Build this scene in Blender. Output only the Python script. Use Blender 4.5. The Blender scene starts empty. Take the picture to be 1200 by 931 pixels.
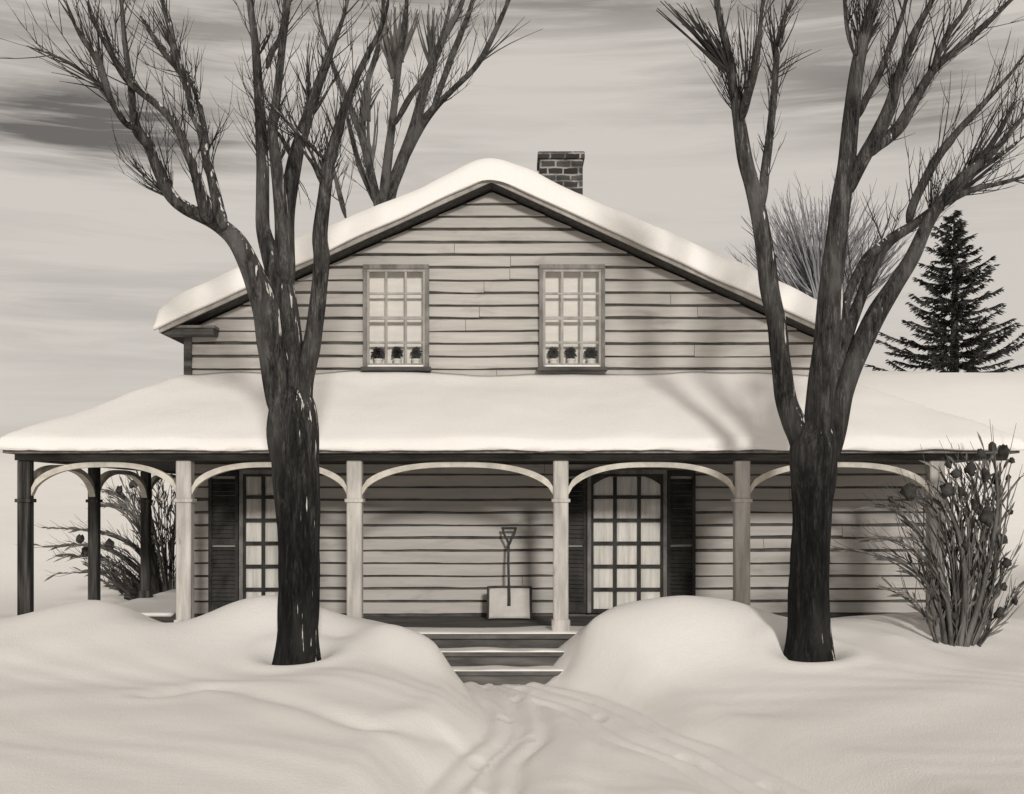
import bpy, math, random
import numpy as np
from mathutils import Vector, noise
random.seed(7)
S = bpy.context.scene
COL = S.collection
F = 1358.0; CX = 600.0; HY = 590.0; CAMY = -14.0; CAMZ = 2.11

def at(px, py, D):
    return Vector(((px-CX)*D/F, D+CAMY, CAMZ+(HY-py)*D/F))
def nz(x, y=0, z=0): return noise.noise(Vector((x, y, z)))
def sst(a, b, x):
    t = np.clip((x-a)/(b-a), 0, 1); return t*t*(3-2*t)

# ---------------------------------------------------------------- materials
def newmat(name):
    m = bpy.data.materials.new(name); m.use_nodes = True
    nt = m.node_tree; b = nt.nodes['Principled BSDF']
    b.inputs['Specular IOR Level'].default_value = 0.2
    return m, nt, b
def N(nt, t, **kw):
    n = nt.nodes.new(t)
    for k, v in kw.items(): setattr(n, k, v)
    return n
def ramp(nt, src, stops):
    r = N(nt, 'ShaderNodeValToRGB')
    e = r.color_ramp.elements
    while len(e) < len(stops): e.new(0.5)
    for i, (p, c) in enumerate(stops):
        e[i].position = p; e[i].color = (*c, 1) if len(c) == 3 else c
    nt.links.new(src, r.inputs[0]); return r
def g(v, t=(1, .95, .89)): return (v*t[0], v*t[1], v*t[2])
def objnoise(nt, scale, detail=6, nscale=1.0, rough=.55, dist=0):
    tc = N(nt, 'ShaderNodeTexCoord'); mp = N(nt, 'ShaderNodeMapping')
    mp.inputs['Scale'].default_value = scale
    nt.links.new(tc.outputs['Object'], mp.inputs[0])
    n = N(nt, 'ShaderNodeTexNoise'); n.inputs['Scale'].default_value = nscale
    n.inputs['Detail'].default_value = detail; n.inputs['Roughness'].default_value = rough
    n.inputs['Distortion'].default_value = dist
    nt.links.new(mp.outputs[0], n.inputs['Vector']); return n
def mixc(nt, fac, a, b, mode='MIX'):
    m = N(nt, 'ShaderNodeMix', data_type='RGBA', blend_type=mode)
    for s, i in ((fac, 0), (a, 6), (b, 7)):
        if isinstance(s, (int, float)): m.inputs[i].default_value = s
        elif isinstance(s, tuple): m.inputs[i].default_value = (*s, 1)
        else: nt.links.new(s, m.inputs[i])
    return m.outputs[2]
def math_(nt, op, a, b=0.0, clamp=False):
    m = N(nt, 'ShaderNodeMath', operation=op, use_clamp=clamp)
    for i, s in enumerate((a, b)):
        if isinstance(s, (int, float)): m.inputs[i].default_value = s
        else: nt.links.new(s, m.inputs[i])
    return m.outputs[0]
def bump(nt, b, h, strength=.4, dist=.02):
    bp = N(nt, 'ShaderNodeBump'); bp.inputs['Strength'].default_value = strength
    bp.inputs['Distance'].default_value = dist
    nt.links.new(h, bp.inputs['Height']); nt.links.new(bp.outputs[0], b.inputs['Normal'])

def snow_mat(name, v, bs=.35):
    m, nt, b = newmat(name)
    n1 = objnoise(nt, (.5, .9, .9), 5)
    r = ramp(nt, n1.outputs[0], [(.3, g(v*.96, (1, .965, .915))), (.7, g(v, (1, .965, .925)))])
    nt.links.new(r.outputs[0], b.inputs['Base Color'])
    b.inputs['Roughness'].default_value = .8
    n2 = objnoise(nt, (2.2, 3.5, 3), 8, rough=.6); n3 = objnoise(nt, (60, 60, 60), 3)
    h = math_(nt, 'ADD', math_(nt, 'MULTIPLY', n2.outputs[0], .6), math_(nt, 'MULTIPLY', n3.outputs[0], .5))
    bump(nt, b, h, bs, .05)
    return m
M = {}
M['snow'] = snow_mat('snow', .87)
M['trodden'] = snow_mat('trodden_snow', .86, .4)

def wood(name, dark, light, scale, lo=.35, hi=.65, bs=.3, tint=(1, .94, .87), stain=None):
    m, nt, b = newmat(name)
    n = objnoise(nt, scale, 8, rough=.65)
    r = ramp(nt, n.outputs[0], [(lo, g(dark, tint)), (hi, g(light, tint))])
    out = r.outputs[0]
    if stain:
        n2 = objnoise(nt, stain[0], 6, rough=.6, dist=.4)
        f = ramp(nt, n2.outputs[0], [(stain[1], (0, 0, 0)), (stain[2], (1, 1, 1))])
        out = mixc(nt, f.outputs[0], out, g(stain[3], tint))
    nt.links.new(out, b.inputs['Base Color'])
    b.inputs['Roughness'].default_value = .75
    bump(nt, b, n.outputs[0], bs, .01)
    return m
M['siding'] = wood('weathered_white_siding', .37, .51, (.6, .6, 9), .3, .7, stain=((1.3, 1, 4.6), .56, .8, .27))
M['gap'] = wood('dark_board_gap', .04, .13, (2.5, 1, 5))
M['paint'] = wood('white_trim_paint', .30, .58, (9, 9, 1.2), .3, .62, stain=((7, 7, 1.6), .6, .72, .2))
M['arch'] = wood('cream_arch_paint', .4, .64, (6, 6, 6), .3, .62, tint=(1, .93, .81))
M['grey'] = wood('grey_frame_paint', .11, .26, (6, 6, 3))
M['muntin'] = wood('pale_muntin_paint', .25, .4, (6, 6, 3))
M['dark'] = wood('dark_stained_wood', .018, .07, (16, 16, 1.6), .35, .68)
M['postdark'] = wood('silhouette_dark_post', .015, .12, (22, 22, 1.2), .4, .78)  # silhouette contrast against bright snow put into the post colour
M['beam'] = wood('dark_weathered_beam', .035, .13, (1.6, 6, 9), .35, .7)
M['ceiling'] = wood('brown_porch_ceiling', .02, .035, (1, 9, 1))
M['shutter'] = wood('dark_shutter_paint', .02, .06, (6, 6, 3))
M['step'] = wood('grey_step_boards', .06, .15, (1.5, 8, 8))
M['blind'] = wood('white_blind_cloth', .74, .84, (3, 3, 14), bs=.15, tint=(1, .96, .9))
M['curtain'] = wood('grey_net_curtain', .5, .8, (12, 12, .9), .35, .62, bs=.3, tint=(1, .96, .9))
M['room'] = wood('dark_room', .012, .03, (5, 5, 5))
M['metal'] = wood('pale_shovel_metal', .48, .62, (4, 4, 4))
M['shaft'] = wood('dark_shovel_wood', .03, .08, (20, 20, 3))

def glass_mat():
    m, nt, b = newmat('window_glass')
    nt.nodes.remove(b)
    tr = N(nt, 'ShaderNodeBsdfTransparent'); gl = N(nt, 'ShaderNodeBsdfGlossy')
    gl.inputs['Roughness'].default_value = .04
    tr.inputs[0].default_value = (.95, .95, .94, 1)
    fr = N(nt, 'ShaderNodeFresnel'); fr.inputs[0].default_value = 1.45
    mx = N(nt, 'ShaderNodeMixShader')
    nt.links.new(fr.outputs[0], mx.inputs[0]); nt.links.new(tr.outputs[0], mx.inputs[1]); nt.links.new(gl.outputs[0], mx.inputs[2])
    nt.links.new(mx.outputs[0], nt.nodes['Material Output'].inputs[0]); return m
M['glass'] = glass_mat()

def bark_mat(name, dark, mid, snowamt=1.0, tint=(1, .95, .9), patch=.6, high=None):
    m, nt, b = newmat(name)
    na = objnoise(nt, (15, 15, 2.0), 9, rough=.7, dist=.6); nb = objnoise(nt, (55, 55, 9), 6, rough=.65, dist=.8)
    hh = math_(nt, 'ADD', math_(nt, 'MULTIPLY', na.outputs[0], .62), math_(nt, 'MULTIPLY', nb.outputs[0], .38))
    class n: outputs = [hh]
    r = ramp(nt, n.outputs[0], [(.44, g(dark, tint)), (.52, g(dark*.7+mid*.25, tint)), (.60, g(mid, tint))])
    n3 = objnoise(nt, (2.6, 2.6, .9), 3)
    f3 = ramp(nt, n3.outputs[0], [(.42, (0, 0, 0)), (patch, (1, 1, 1))])
    out = mixc(nt, f3.outputs[0], r.outputs[0], g(mid*1.15, tint))
    out = mixc(nt, math_(nt, 'MULTIPLY', f3.outputs[0], .65), r.outputs[0], out)
    if high:                                           # old dark bark on the bole, thinner greyer bark further up
        tc = N(nt, 'ShaderNodeTexCoord'); sp = N(nt, 'ShaderNodeSeparateXYZ'); nt.links.new(tc.outputs['Object'], sp.inputs[0])
        nz_ = objnoise(nt, (3, 3, .8), 3)
        zz = math_(nt, 'ADD', sp.outputs[2], math_(nt, 'MULTIPLY', math_(nt, 'SUBTRACT', nz_.outputs[0], .5), 3.4))
        up_ = ramp(nt, math_(nt, 'MULTIPLY', zz, .16), [(.16, (0, 0, 0)), (.62, (1, 1, 1))])
        r2_ = ramp(nt, hh, [(.40, g(dark*2.2, tint)), (.52, g(high*.35, tint)), (.62, g(high, tint))])
        out2 = mixc(nt, f3.outputs[0], r2_.outputs[0], g(high*1.05, tint))
        out2 = mixc(nt, math_(nt, 'MULTIPLY', f3.outputs[0], .55), r2_.outputs[0], out2)
        out = mixc(nt, up_.outputs[0], out, out2)
    if snowamt > 0:                                    # snow blown on to the windward and upper sides of the bark
        geo = N(nt, 'ShaderNodeNewGeometry')
        dp = N(nt, 'ShaderNodeVectorMath', operation='DOT_PRODUCT')
        dp.inputs[1].default_value = Vector((.55, -.2, .8)).normalized()
        nt.links.new(geo.outputs['Normal'], dp.inputs[0])
        n2 = objnoise(nt, (26, 26, 1.5), 4, rough=.5)
        s = math_(nt, 'ADD', math_(nt, 'MULTIPLY', dp.outputs['Value'], .30), n2.outputs[0])
        f = ramp(nt, s, [(.90-.06*snowamt, (0, 0, 0)), (.93-.06*snowamt, (1, 1, 1))])
        out = mixc(nt, f.outputs[0], out, g(.75, tint))
    nt.links.new(out, b.inputs['Base Color'])
    b.inputs['Roughness'].default_value = .9
    bump(nt, b, n.outputs[0], 1.0, .05)
    return m
M['bark'] = bark_mat('maple_bark', .002, .03, 1.5, patch=.66, high=.15)
M['branch'] = M['bark']
M['twig'] = wood('dark_twig', .015, .05, (3, 3, 3))
M['backbark'] = bark_mat('grey_tree_bark', .02, .12, 0)
M['backtwig'] = wood('grey_twig', .05, .14, (1, 1, 1))
M['bluetwig'] = wood('blue_grey_twig', .16, .3, (1, 1, 1), tint=(.95, .94, 1))
M['needle'] = wood('dark_spruce_needles', .014, .10, (2, 2, 3), .35, .7, tint=(1, .97, .9))
M['stem'] = wood('brown_stem', .025, .17, (7, 7, 2), .35, .65)
M['leaf'] = wood('withered_leaf', .07, .24, (3, 3, 2), .35, .65)
M['seed'] = wood('dark_seed_head', .012, .07, (8, 8, 8))

def brick_mat():
    m, nt, b = newmat('chimney_brick')
    tc = N(nt, 'ShaderNodeTexCoord'); sp = N(nt, 'ShaderNodeSeparateXYZ'); cb = N(nt, 'ShaderNodeCombineXYZ')
    nt.links.new(tc.outputs['Object'], sp.inputs[0])
    nt.links.new(math_(nt, 'ADD', sp.outputs[0], sp.outputs[1]), cb.inputs[0]); nt.links.new(sp.outputs[2], cb.inputs[1])
    nn = objnoise(nt, (5, 5, 5), 3)
    ad = N(nt, 'ShaderNodeVectorMath', operation='MULTIPLY_ADD'); ad.inputs[1].default_value = (.05, .05, .05)
    nt.links.new(nn.outputs['Color'], ad.inputs[0]); nt.links.new(cb.outputs[0], ad.inputs[2])
    br = N(nt, 'ShaderNodeTexBrick')
    br.inputs['Scale'].default_value = 1; br.inputs['Brick Width'].default_value = .235
    br.inputs['Row Height'].default_value = .105; br.inputs['Mortar Size'].default_value = .014
    br.inputs['Mortar Smooth'].default_value = .3
    br.inputs['Color1'].default_value = (*g(.015), 1); br.inputs['Color2'].default_value = (*g(.10), 1)
    br.inputs['Mortar'].default_value = (*g(.30), 1)
    nt.links.new(ad.outputs[0], br.inputs['Vector'])
    n2 = objnoise(nt, (4, 4, 5), 4)
    f = ramp(nt, n2.outputs[0], [(.46, (0, 0, 0)), (.6, (1, 1, 1))])
    out = mixc(nt, math_(nt, 'MULTIPLY', f.outputs[0], .75), br.outputs[0], g(.03))
    nt.links.new(out, b.inputs['Base Color']); b.inputs['Roughness'].default_value = .9
    bump(nt, b, br.outputs['Fac'], -.5, .01)
    return m
M['brick'] = brick_mat()

# ---------------------------------------------------------------- mesh helpers
class MB:
    def __init__(s): s.v = []; s.f = []
    def add(s, vs, fs):
        o = len(s.v); s.v += [tuple(p) for p in vs]; s.f += [tuple(i+o for i in q) for q in fs]
    def box(s, x0, x1, y0, y1, z0, z1, c=0.0):
        if c <= 0:
            vs = [(x, y, z) for z in (z0, z1) for y in (y0, y1) for x in (x0, x1)]
            s.add(vs, [(0, 2, 3, 1), (4, 5, 7, 6), (0, 1, 5, 4), (2, 6, 7, 3), (0, 4, 6, 2), (1, 3, 7, 5)])
        else:                                           # chamfered vertical-edge box with bevelled ends
            ring = lambda z, k: [(x0+c+k, y0+k, z), (x1-c-k, y0+k, z), (x1-k, y0+c+k, z), (x1-k, y1-c-k, z),
                                 (x1-c-k, y1-k, z), (x0+c+k, y1-k, z), (x0+k, y1-c-k, z), (x0+k, y0+c+k, z)]
            h = c*.6
            vs = ring(z0, h)+ring(z0+h, 0)+ring(z1-h, 0)+ring(z1, h)
            fs = [tuple(range(7, -1, -1)), tuple(range(24, 32))]
            for r in range(3):
                for i in range(8): fs.append((r*8+i, r*8+(i+1) % 8, (r+1)*8+(i+1) % 8, (r+1)*8+i))
            s.add(vs, fs)
    def tube(s, pts, rad, n=8, rough=0.0, seed=0, cap=True):
        P = [Vector(p) for p in pts]; k = len(P)
        up = None; rings = []
        for i in range(k):
            t = (P[min(i+1, k-1)]-P[max(i-1, 0)])
            if t.length < 1e-9: t = Vector((0, 0, 1))
            t.normalize()
            if up is None: up = t.orthogonal().normalized()
            else:
                up = up-t*up.dot(t)
                up = t.orthogonal().normalized() if up.length < 1e-6 else up.normalized()
            bi = t.cross(up); rg = []
            for j in range(n):
                a = 2*math.pi*j/n; r = rad[i]
                if rough:
                    q = P[i]
                    r *= 1+rough*(nz(math.cos(a)*1.7+seed, math.sin(a)*1.7, q.z*1.3)+.8*nz(math.cos(a)*4+seed, math.sin(a)*4, q.z*2.2))
                rg.append(P[i]+(up*math.cos(a)+bi*math.sin(a))*r)
            rings += rg
        fs = [(i*n+j, i*n+(j+1) % n, (i+1)*n+(j+1) % n, (i+1)*n+j) for i in range(k-1) for j in range(n)]
        if cap: fs += [tuple(range(n-1, -1, -1)), tuple((k-1)*n+j for j in range(n))]
        s.add(rings, fs)
    def obj(s, name, mat, parent=None, smooth=False):
        o = link(name, s.v, s.f, mat, parent)
        if smooth:
            o.data.polygons.foreach_set('use_smooth', [True]*len(o.data.polygons))
        return o
def wloc(o):
    l = Vector((0, 0, 0))
    while o: l += o.location; o = o.parent
    return l
def link(name, v, f, mat, parent=None):
    me = bpy.data.meshes.new(name)
    off = wloc(parent) if parent else Vector((0, 0, 0))
    if parent: v = [(p[0]-off.x, p[1]-off.y, p[2]-off.z) for p in v]
    me.from_pydata(v, [], f); me.update()
    o = bpy.data.objects.new(name, me); COL.objects.link(o)
    if mat: me.materials.append(mat)
    if parent: o.parent = parent
    return o
def empty(name, loc, label, cat, group=None):
    o = bpy.data.objects.new(name, None); COL.objects.link(o); o.location = loc
    o.empty_display_size = .3
    o['label'] = label; o['category'] = cat
    if group: o['group'] = group
    return o
def lab(o, t): o['label'] = t; return o
def slab(name, xs, ys, top, bot, keep, mat, parent, smooth=True):
    """closed sheet between two height functions over the kept cells of a grid"""
    xs = list(xs); ys = list(ys); nx = len(xs); v = []; f = []; idx = {}
    def vid(i, j, k):
        q = (i, j, k)
        if q not in idx:
            idx[q] = len(v); x, y = xs[i], ys[j]
            v.append((x, y, top(x, y) if k else bot(x, y)))
        return idx[q]
    K = {(i, j) for i in range(nx-1) for j in range(len(ys)-1) if keep((xs[i]+xs[i+1])/2, (ys[j]+ys[j+1])/2)}
    for (i, j) in K:
        f.append((vid(i, j, 1), vid(i+1, j, 1), vid(i+1, j+1, 1), vid(i, j+1, 1)))
        f.append((vid(i, j, 0), vid(i, j+1, 0), vid(i+1, j+1, 0), vid(i+1, j, 0)))
        for (di, dj, a, b) in ((-1, 0, (i, j+1), (i, j)), (1, 0, (i+1, j), (i+1, j+1)), (0, -1, (i, j), (i+1, j)), (0, 1, (i+1, j+1), (i, j+1))):
            if (i+di, j+dj) not in K:
                f.append((vid(*a, 0), vid(*b, 0), vid(*b, 1), vid(*a, 1)))
    o = link(name, v, f, mat, parent)
    if smooth: o.data.polygons.foreach_set('use_smooth', [True]*len(o.data.polygons))
    return o
def lin(a, b, n): return [a+(b-a)*i/(n-1) for i in range(n)]

# ---------------------------------------------------------------- ground
C = []   # control points X, y, Z of the drifts
def cp(px, py, D): p = at(px, py, D); C.append((p.x, p.y, p.z))
for px, py in ((30, 724), (100, 704), (150, 711), (205, 735), (260, 711), (320, 698), (380, 714), (425, 727)): cp(px, py, 13.4)
for px, py in ((400, 748), (450, 733), (490, 744)): cp(px, py, 12.6)
cp(528, 772, 12.6); cp(556, 812, 11.9)
for px, py in ((690, 732), (740, 708), (800, 697), (860, 704), (920, 722)): cp(px, py, 13.2)
for px, py in ((1000, 748), (1050, 742), (1100, 762), (1180, 766)): cp(px, py, 12.7)
cp(350, 772, 12.0); cp(948, 763, 12.0); cp(300, 770, 12.0); cp(900, 762, 12.0); cp(1000, 765, 12.0)
cp(666, 775, 13.2); cp(640, 790, 13.2)
for X, y, Z in ((-1.2, -.35, .60), (-.9, -.35, .45), (-.4, -.3, .1), (.3, -.3, .1), (-.3, -.9, .1), (.3, -.9, .1), (.7, -.3, .5),
                (-6.6, -.3, .8), (-7.5, 1, .7), (-7.5, 3, .45), (-9, -1, .85), (-9, 3, .6), (-6.6, 2.5, .42), (-6.4, 4.5, .3),
                (4.6, 1.9, .45), (5.5, 1.9, .45), (7, .5, .7), (8, 3, 1.0), (7, -1, .6), (9, -2, .8), (9, 3, 1.5)): C.append((X, y, Z))
for X in (-5.5, -4.5, -3.4, -2.4, -1.6): C += [(X, .15, .62), (X, .9, .3), (X, 2.5, .3)]
C += [(4.4, .5, .72), (5.3, .5, .74), (4.0, .2, .72), (5.0, .1, .72)]
for X in (.9, 1.6, 2.4, 3.2): C += [(X, .15, .60), (X, .9, .3), (X, 2.5, .3)]
for X in (-.6, 0, .5): C += [(X, .9, .1), (X, 2.5, .3)]
for X, y, Z in ((-5, -3.0, .58), (-4, -4.4, .50), (-2.9, -3.6, .42), (-1.6, -3.0, .52), (-.8, -3.2, .34), (-1.4, -4.6, .44), (-.7, -4.8, .30), (-3, -6, .46),
                (-1.2, -6.4, .42), (-5, -6.5, .6), (-3, -9, .5), (0, -9, .3), (3, -9, .5), (.2, -3, .12), (.6, -4.5, .14), (.4, -6.2, .16),
                (1.4, -2.2, .26), (2.2, -3.2, .28), (3.2, -3.6, .42), (4.6, -3, .46), (2.6, -5.2, .28), (4, -5, .44), (5, -6.5, .5), (2.3, -6.8, .32),
                (-9, -6, .8), (9, -6, .8), (-9, -11, .7), (0, -11, .35), (9, -11, .7), (-9, -14, .6), (0, -14, .4), (9, -14, .6)): C.append((X, y, Z))
C = np.array(C)
def tps(r2): return np.where(r2 > 1e-12, .5*r2*np.log(np.maximum(r2, 1e-12)), 0)
n_ = len(C)
A = np.zeros((n_+3, n_+3)); d2 = ((C[:, None, :2]-C[None, :, :2])**2).sum(-1)
A[:n_, :n_] = tps(d2)+np.eye(n_)*.02
A[:n_, n_] = 1; A[:n_, n_+1:] = C[:, :2]; A[n_, :n_] = 1; A[n_+1:, :n_] = C[:, :2].T
W = np.linalg.solve(A, np.concatenate([C[:, 2], [0, 0, 0]]))
def near(x, y):
    z = W[n_]+W[n_+1]*x+W[n_+2]*y
    for i in range(n_): z = z+W[i]*tps((x-C[i, 0])**2+(y-C[i, 1])**2)
    return z
def far(x, y):
    base = .75+.2*np.sin(x*.11+1)*sst(8, 20, np.abs(y))-.45*(1-sst(7, 14, y))*sst(-3, 0, y)*(1-sst(4, 8, x))
    lh = 3.4*sst(7.5, 27, y)*(1-sst(-4, 6, x))
    rh = 4.55*sst(2.5, 15.5, y+.25*np.maximum(x-9, 0))*sst(-2, 8.5, x)
    return base+lh+rh+.10*np.sin(x*.9+1.3*np.sin(y*.31))*np.sin(y*.42+.3*x)*sst(6, 12, y)+.15*np.sin(x*.5+y*.3)*sst(20, 40, np.abs(x)+np.abs(y))
def seg_d(x, y, pl):
    d = np.full(x.shape, 1e9); tt = np.zeros(x.shape)
    L = len(pl)-1
    for i in range(L):
        ax, ay = pl[i]; bx, by = pl[i+1]; vx, vy = bx-ax, by-ay
        t = np.clip(((x-ax)*vx+(y-ay)*vy)/(vx*vx+vy*vy), 0, 1)
        q = np.hypot(x-ax-t*vx, y-ay-t*vy); m = q < d
        d = np.where(m, q, d); tt = np.where(m, (i+t)/L, tt)
    return d, tt
def gpt(px, py, z=.08):
    D = (CAMZ-z)*F/(py-HY); p = at(px, py, D); return (p.x, p.y)
def cat(pl, k=6):
    P = [np.array(p, float) for p in pl]; P = [2*P[0]-P[1]]+P+[2*P[-1]-P[-2]]; out = []
    for i in range(1, len(P)-2):
        for j in range(k):
            t = j/k
            out.append(.5*((2*P[i])+(-P[i-1]+P[i+1])*t+(2*P[i-1]-5*P[i]+4*P[i+1]-P[i+2])*t*t+(-P[i-1]+3*P[i]-3*P[i+1]+P[i+2])*t**3))
    out.append(P[-2]); return out
trA = cat([(-.2, -.35), gpt(630, 806), gpt(695, 826), gpt(755, 858), gpt(820, 884), gpt(900, 925), gpt(1000, 985)])
trB = cat([(-.35, -.35), gpt(585, 806), gpt(604, 838), gpt(600, 862), gpt(572, 890), gpt(545, 935), gpt(520, 1000)])
prints = []
for tr_, off in ((trA, 0), (trB, .2)):
    acc = off; sd = 1
    for a_, b_ in zip(tr_, tr_[1:]):
        v_ = b_-a_; l_ = float(np.hypot(*v_)); acc += l_
        if acc > .85 and a_[1] < -.75:
            acc = 0; sd = -sd; v_ = v_/max(l_, 1e-6)
            prints.append((a_[0]-v_[1]*.11*sd+random.uniform(-.03, .03), a_[1]+v_[0]*.11*sd, v_[0], v_[1], random.uniform(.6, 1.1)))
def path_mask(x, y):
    dA, tA = seg_d(x, y, trA); dB, tB = seg_d(x, y, trB)
    wob = .030*np.sin(x*1.9+y*1.3+1.5*np.sin(x*1.1-y*1.7))
    return np.minimum(dA-.33, dB-.27)+wob
def height(x, y):
    zn = near(x, y)
    w = sst(3.0, 5.5, y)+sst(8, 9.5, np.abs(x))+sst(-12, -13.5, y); w = np.clip(w, 0, 1)
    z = zn*(1-w)+far(x, y)*w
    nearw = 1-sst(9, 14, np.hypot(x, y+4))
    # wind ripples and soft lumps
    z = z+nearw*(.012*np.sin(x*1.7+2.2*np.sin(y*.9))*np.sin(y*2.1+.8*x)+.006*np.sin(3.1*x-4.4*y+2*np.sin(x*1.3))+.003*np.sin(7*x+9*y+3*np.sin(2*y)))
    # trodden trail
    m = path_mask(x, y)
    inn = 1-sst(-.10, .42, m)
    bed = .07+.004*np.sin(x*5+2*np.sin(y*3))*np.sin(y*4+x*3)
    bed = bed-.05*np.exp(-((m+.20)/.075)**2)-.06*np.exp(-((m-.03)/.07)**2)
    z = z*(1-inn)+np.minimum(z, bed)*inn
    z = z+.018*np.exp(-((m-.46)/.12)**2)*(sst(-6.9, -6.2, y))
    for X, Y, ux, uy, k in prints:
        al = (x-X)*ux+(y-Y)*uy; ac = -(x-X)*uy+(y-Y)*ux
        d = (ac/.065)**2+(al/.15)**2
        z = z-.02*k*np.exp(-d*d)+.003*np.exp(-(np.sqrt(d)-1.5)**2*5)
    # wind scoop curling drift line on the left lawn
    dS, _ = seg_d(x, y, SC); z = z-.028*np.exp(-(dS/.13)**2)+.016*np.exp(-((dS-.3)/.18)**2)
    # little wells round the tree trunks
    for tx, ty in ((-2.21, -2.0), (3.08, -2.0)):
        r = np.hypot(x-tx, y-ty); z = z-.07*np.exp(-((r-.2)/.12)**2)+.03*np.exp(-((r-.5)/.15)**2)
    return z
SC = cat([gpt(180, 808, .5), gpt(250, 798, .5), gpt(330, 815, .5), gpt(430, 834, .5), gpt(520, 826, .45)])
def axis(lo, a, b, hi, st, gr):
    out = list(np.arange(a, b+1e-6, st)); q = st
    x = b
    while x < hi: q = min(q*gr, 25); x += q; out.append(x)
    q = st; x = a; pre = []
    while x > lo: q = min(q*gr, 25); x -= q; pre.append(x)
    return np.array(pre[::-1]+out)
gx = axis(-420, -6.5, 6.5, 420, .035, 1.15); gy = axis(-120, -8.5, .6, 520, .03, 1.13)
GX, GY = np.meshgrid(gx, gy, indexing='ij')
GZ = height(GX, GY)
nxg, nyg = GX.shape
verts = np.stack([GX, GY, GZ], -1).reshape(-1, 3)
dzx = np.gradient(GZ, gx, axis=0); dzy = np.gradient(GZ, gy, axis=1)
nrm = np.stack([-dzx, -dzy, np.ones_like(GZ)], -1); nrm /= np.linalg.norm(nrm, axis=-1, keepdims=True); nrm = nrm.reshape(-1, 3)
ii, jj = np.meshgrid(np.arange(nxg-1), np.arange(nyg-1), indexing='ij')
quads = np.stack([ii*nyg+jj, (ii+1)*nyg+jj, (ii+1)*nyg+jj+1, ii*nyg+jj+1], -1).reshape(-1, 4)
cen = verts[quads].mean(1)
inp = (path_mask(cen[:, 0], cen[:, 1]) < .02) & (cen[:, 1] < -.3) & (cen[:, 1] > -9)
def sheet(name, q, mat):
    u, inv = np.unique(q.reshape(-1), return_inverse=True)
    o = link(name, verts[u].tolist(), inv.reshape(-1, 4).tolist(), mat)
    o.data.polygons.foreach_set('use_smooth', [True]*len(o.data.polygons))
    o.data.normals_split_custom_set_from_vertices(nrm[u].tolist())
    o['kind'] = 'structure'; return o
lab(sheet('snowy_ground', quads[~inp], M['snow']), 'drifted snow over the yard and the rise behind the house')
lab(sheet('trodden_path', quads[inp], M['trodden']), 'trodden snow path forking away from the porch steps')
def gz(x, y): return float(height(np.array([x]), np.array([y]))[0])

# ---------------------------------------------------------------- house
XL, XR, YF, YB = -4.5, 4.5, 2.0, 10.5
LX0, LX1 = -4.5, 5.8
AX, AZ, SL = -.28, 6.42, .455
FLOOR = .55
house = empty('wooden_house', (0, 2, 0), 'white clapboard house with snow covered gable roof and arched front veranda', 'house')

def under(x): return AZ-SL*abs(x-AX)
def siding(name, z0, z1, x0f, x1f, parent, y=YF, step=.175, seed=0, slope=False, holes=()):
    b = MB(); z = z0; k = 0
    while z < z1-.02:
        zt = min(z+step, z1); gapb = .020+.018*random.random()
        xa, xb = x0f((z+zt)/2), x1f((z+zt)/2)
        if xb-xa > .15:
            cuts = [xa]
            while xb-cuts[-1] > 3.4 and random.random() < .8: cuts.append(cuts[-1]+random.uniform(1.2, xb-cuts[-1]-.6))
            cuts.append(xb)
            for h0, h1, hz0, hz1 in holes:
                if hz0-.01 < z and zt < hz1+.01: cuts = sorted([c for c in cuts if not h0-.3 < c < h1+.3]+[h0, h1])
            for a_, b_ in zip(cuts, cuts[1:]):
                if any(abs(a_-h0) < 1e-6 and hz0-.01 < z and zt < hz1+.01 for h0, h1, hz0, hz1 in holes): continue
                n = max(3, int((b_-a_)/.12)); vs = []; sag = random.uniform(-.007, .007); th = random.uniform(-.006, .008)
                for i in range(n+1):
                    x = a_+.003+(b_-a_-.006)*i/n
                    xt = xb_ = x
                    if slope:
                        if a_ == xa: e_ = (1-i/n); xt = x+e_*(x0f(zt)-xa); xb_ = x+e_*(x0f(z+gapb)-xa)
                        if b_ == xb: e_ = (i/n); xt = xt+e_*(x1f(zt)-xb); xb_ = xb_+e_*(x1f(z+gapb)-xb)
                    w = .015*nz(x*.9, z*3+seed)+.006*nz(x*4, z*7+seed)
                    zb = z+gapb+th+w+sag*(i/n-.5)*2
                    vs += [(xt, y-.006, zt-.004+.5*w), (xb_, y-.036+.004*nz(x*2, z*5), zb), (xb_, y+.0, zb-.004), (xt, y+.0, zt-.004+.5*w)]
                fs = []
                for i in range(n):
                    p = i*4
                    for q in range(4): fs.append((p+q, p+(q+1) % 4, p+4+(q+1) % 4, p+4+q))
                fs += [(3, 2, 1, 0), (n*4, n*4+1, n*4+2, n*4+3)]
                b.add(vs, fs)
        z += step; k += 1
    return b.obj(name, M['siding'], parent)

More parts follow.
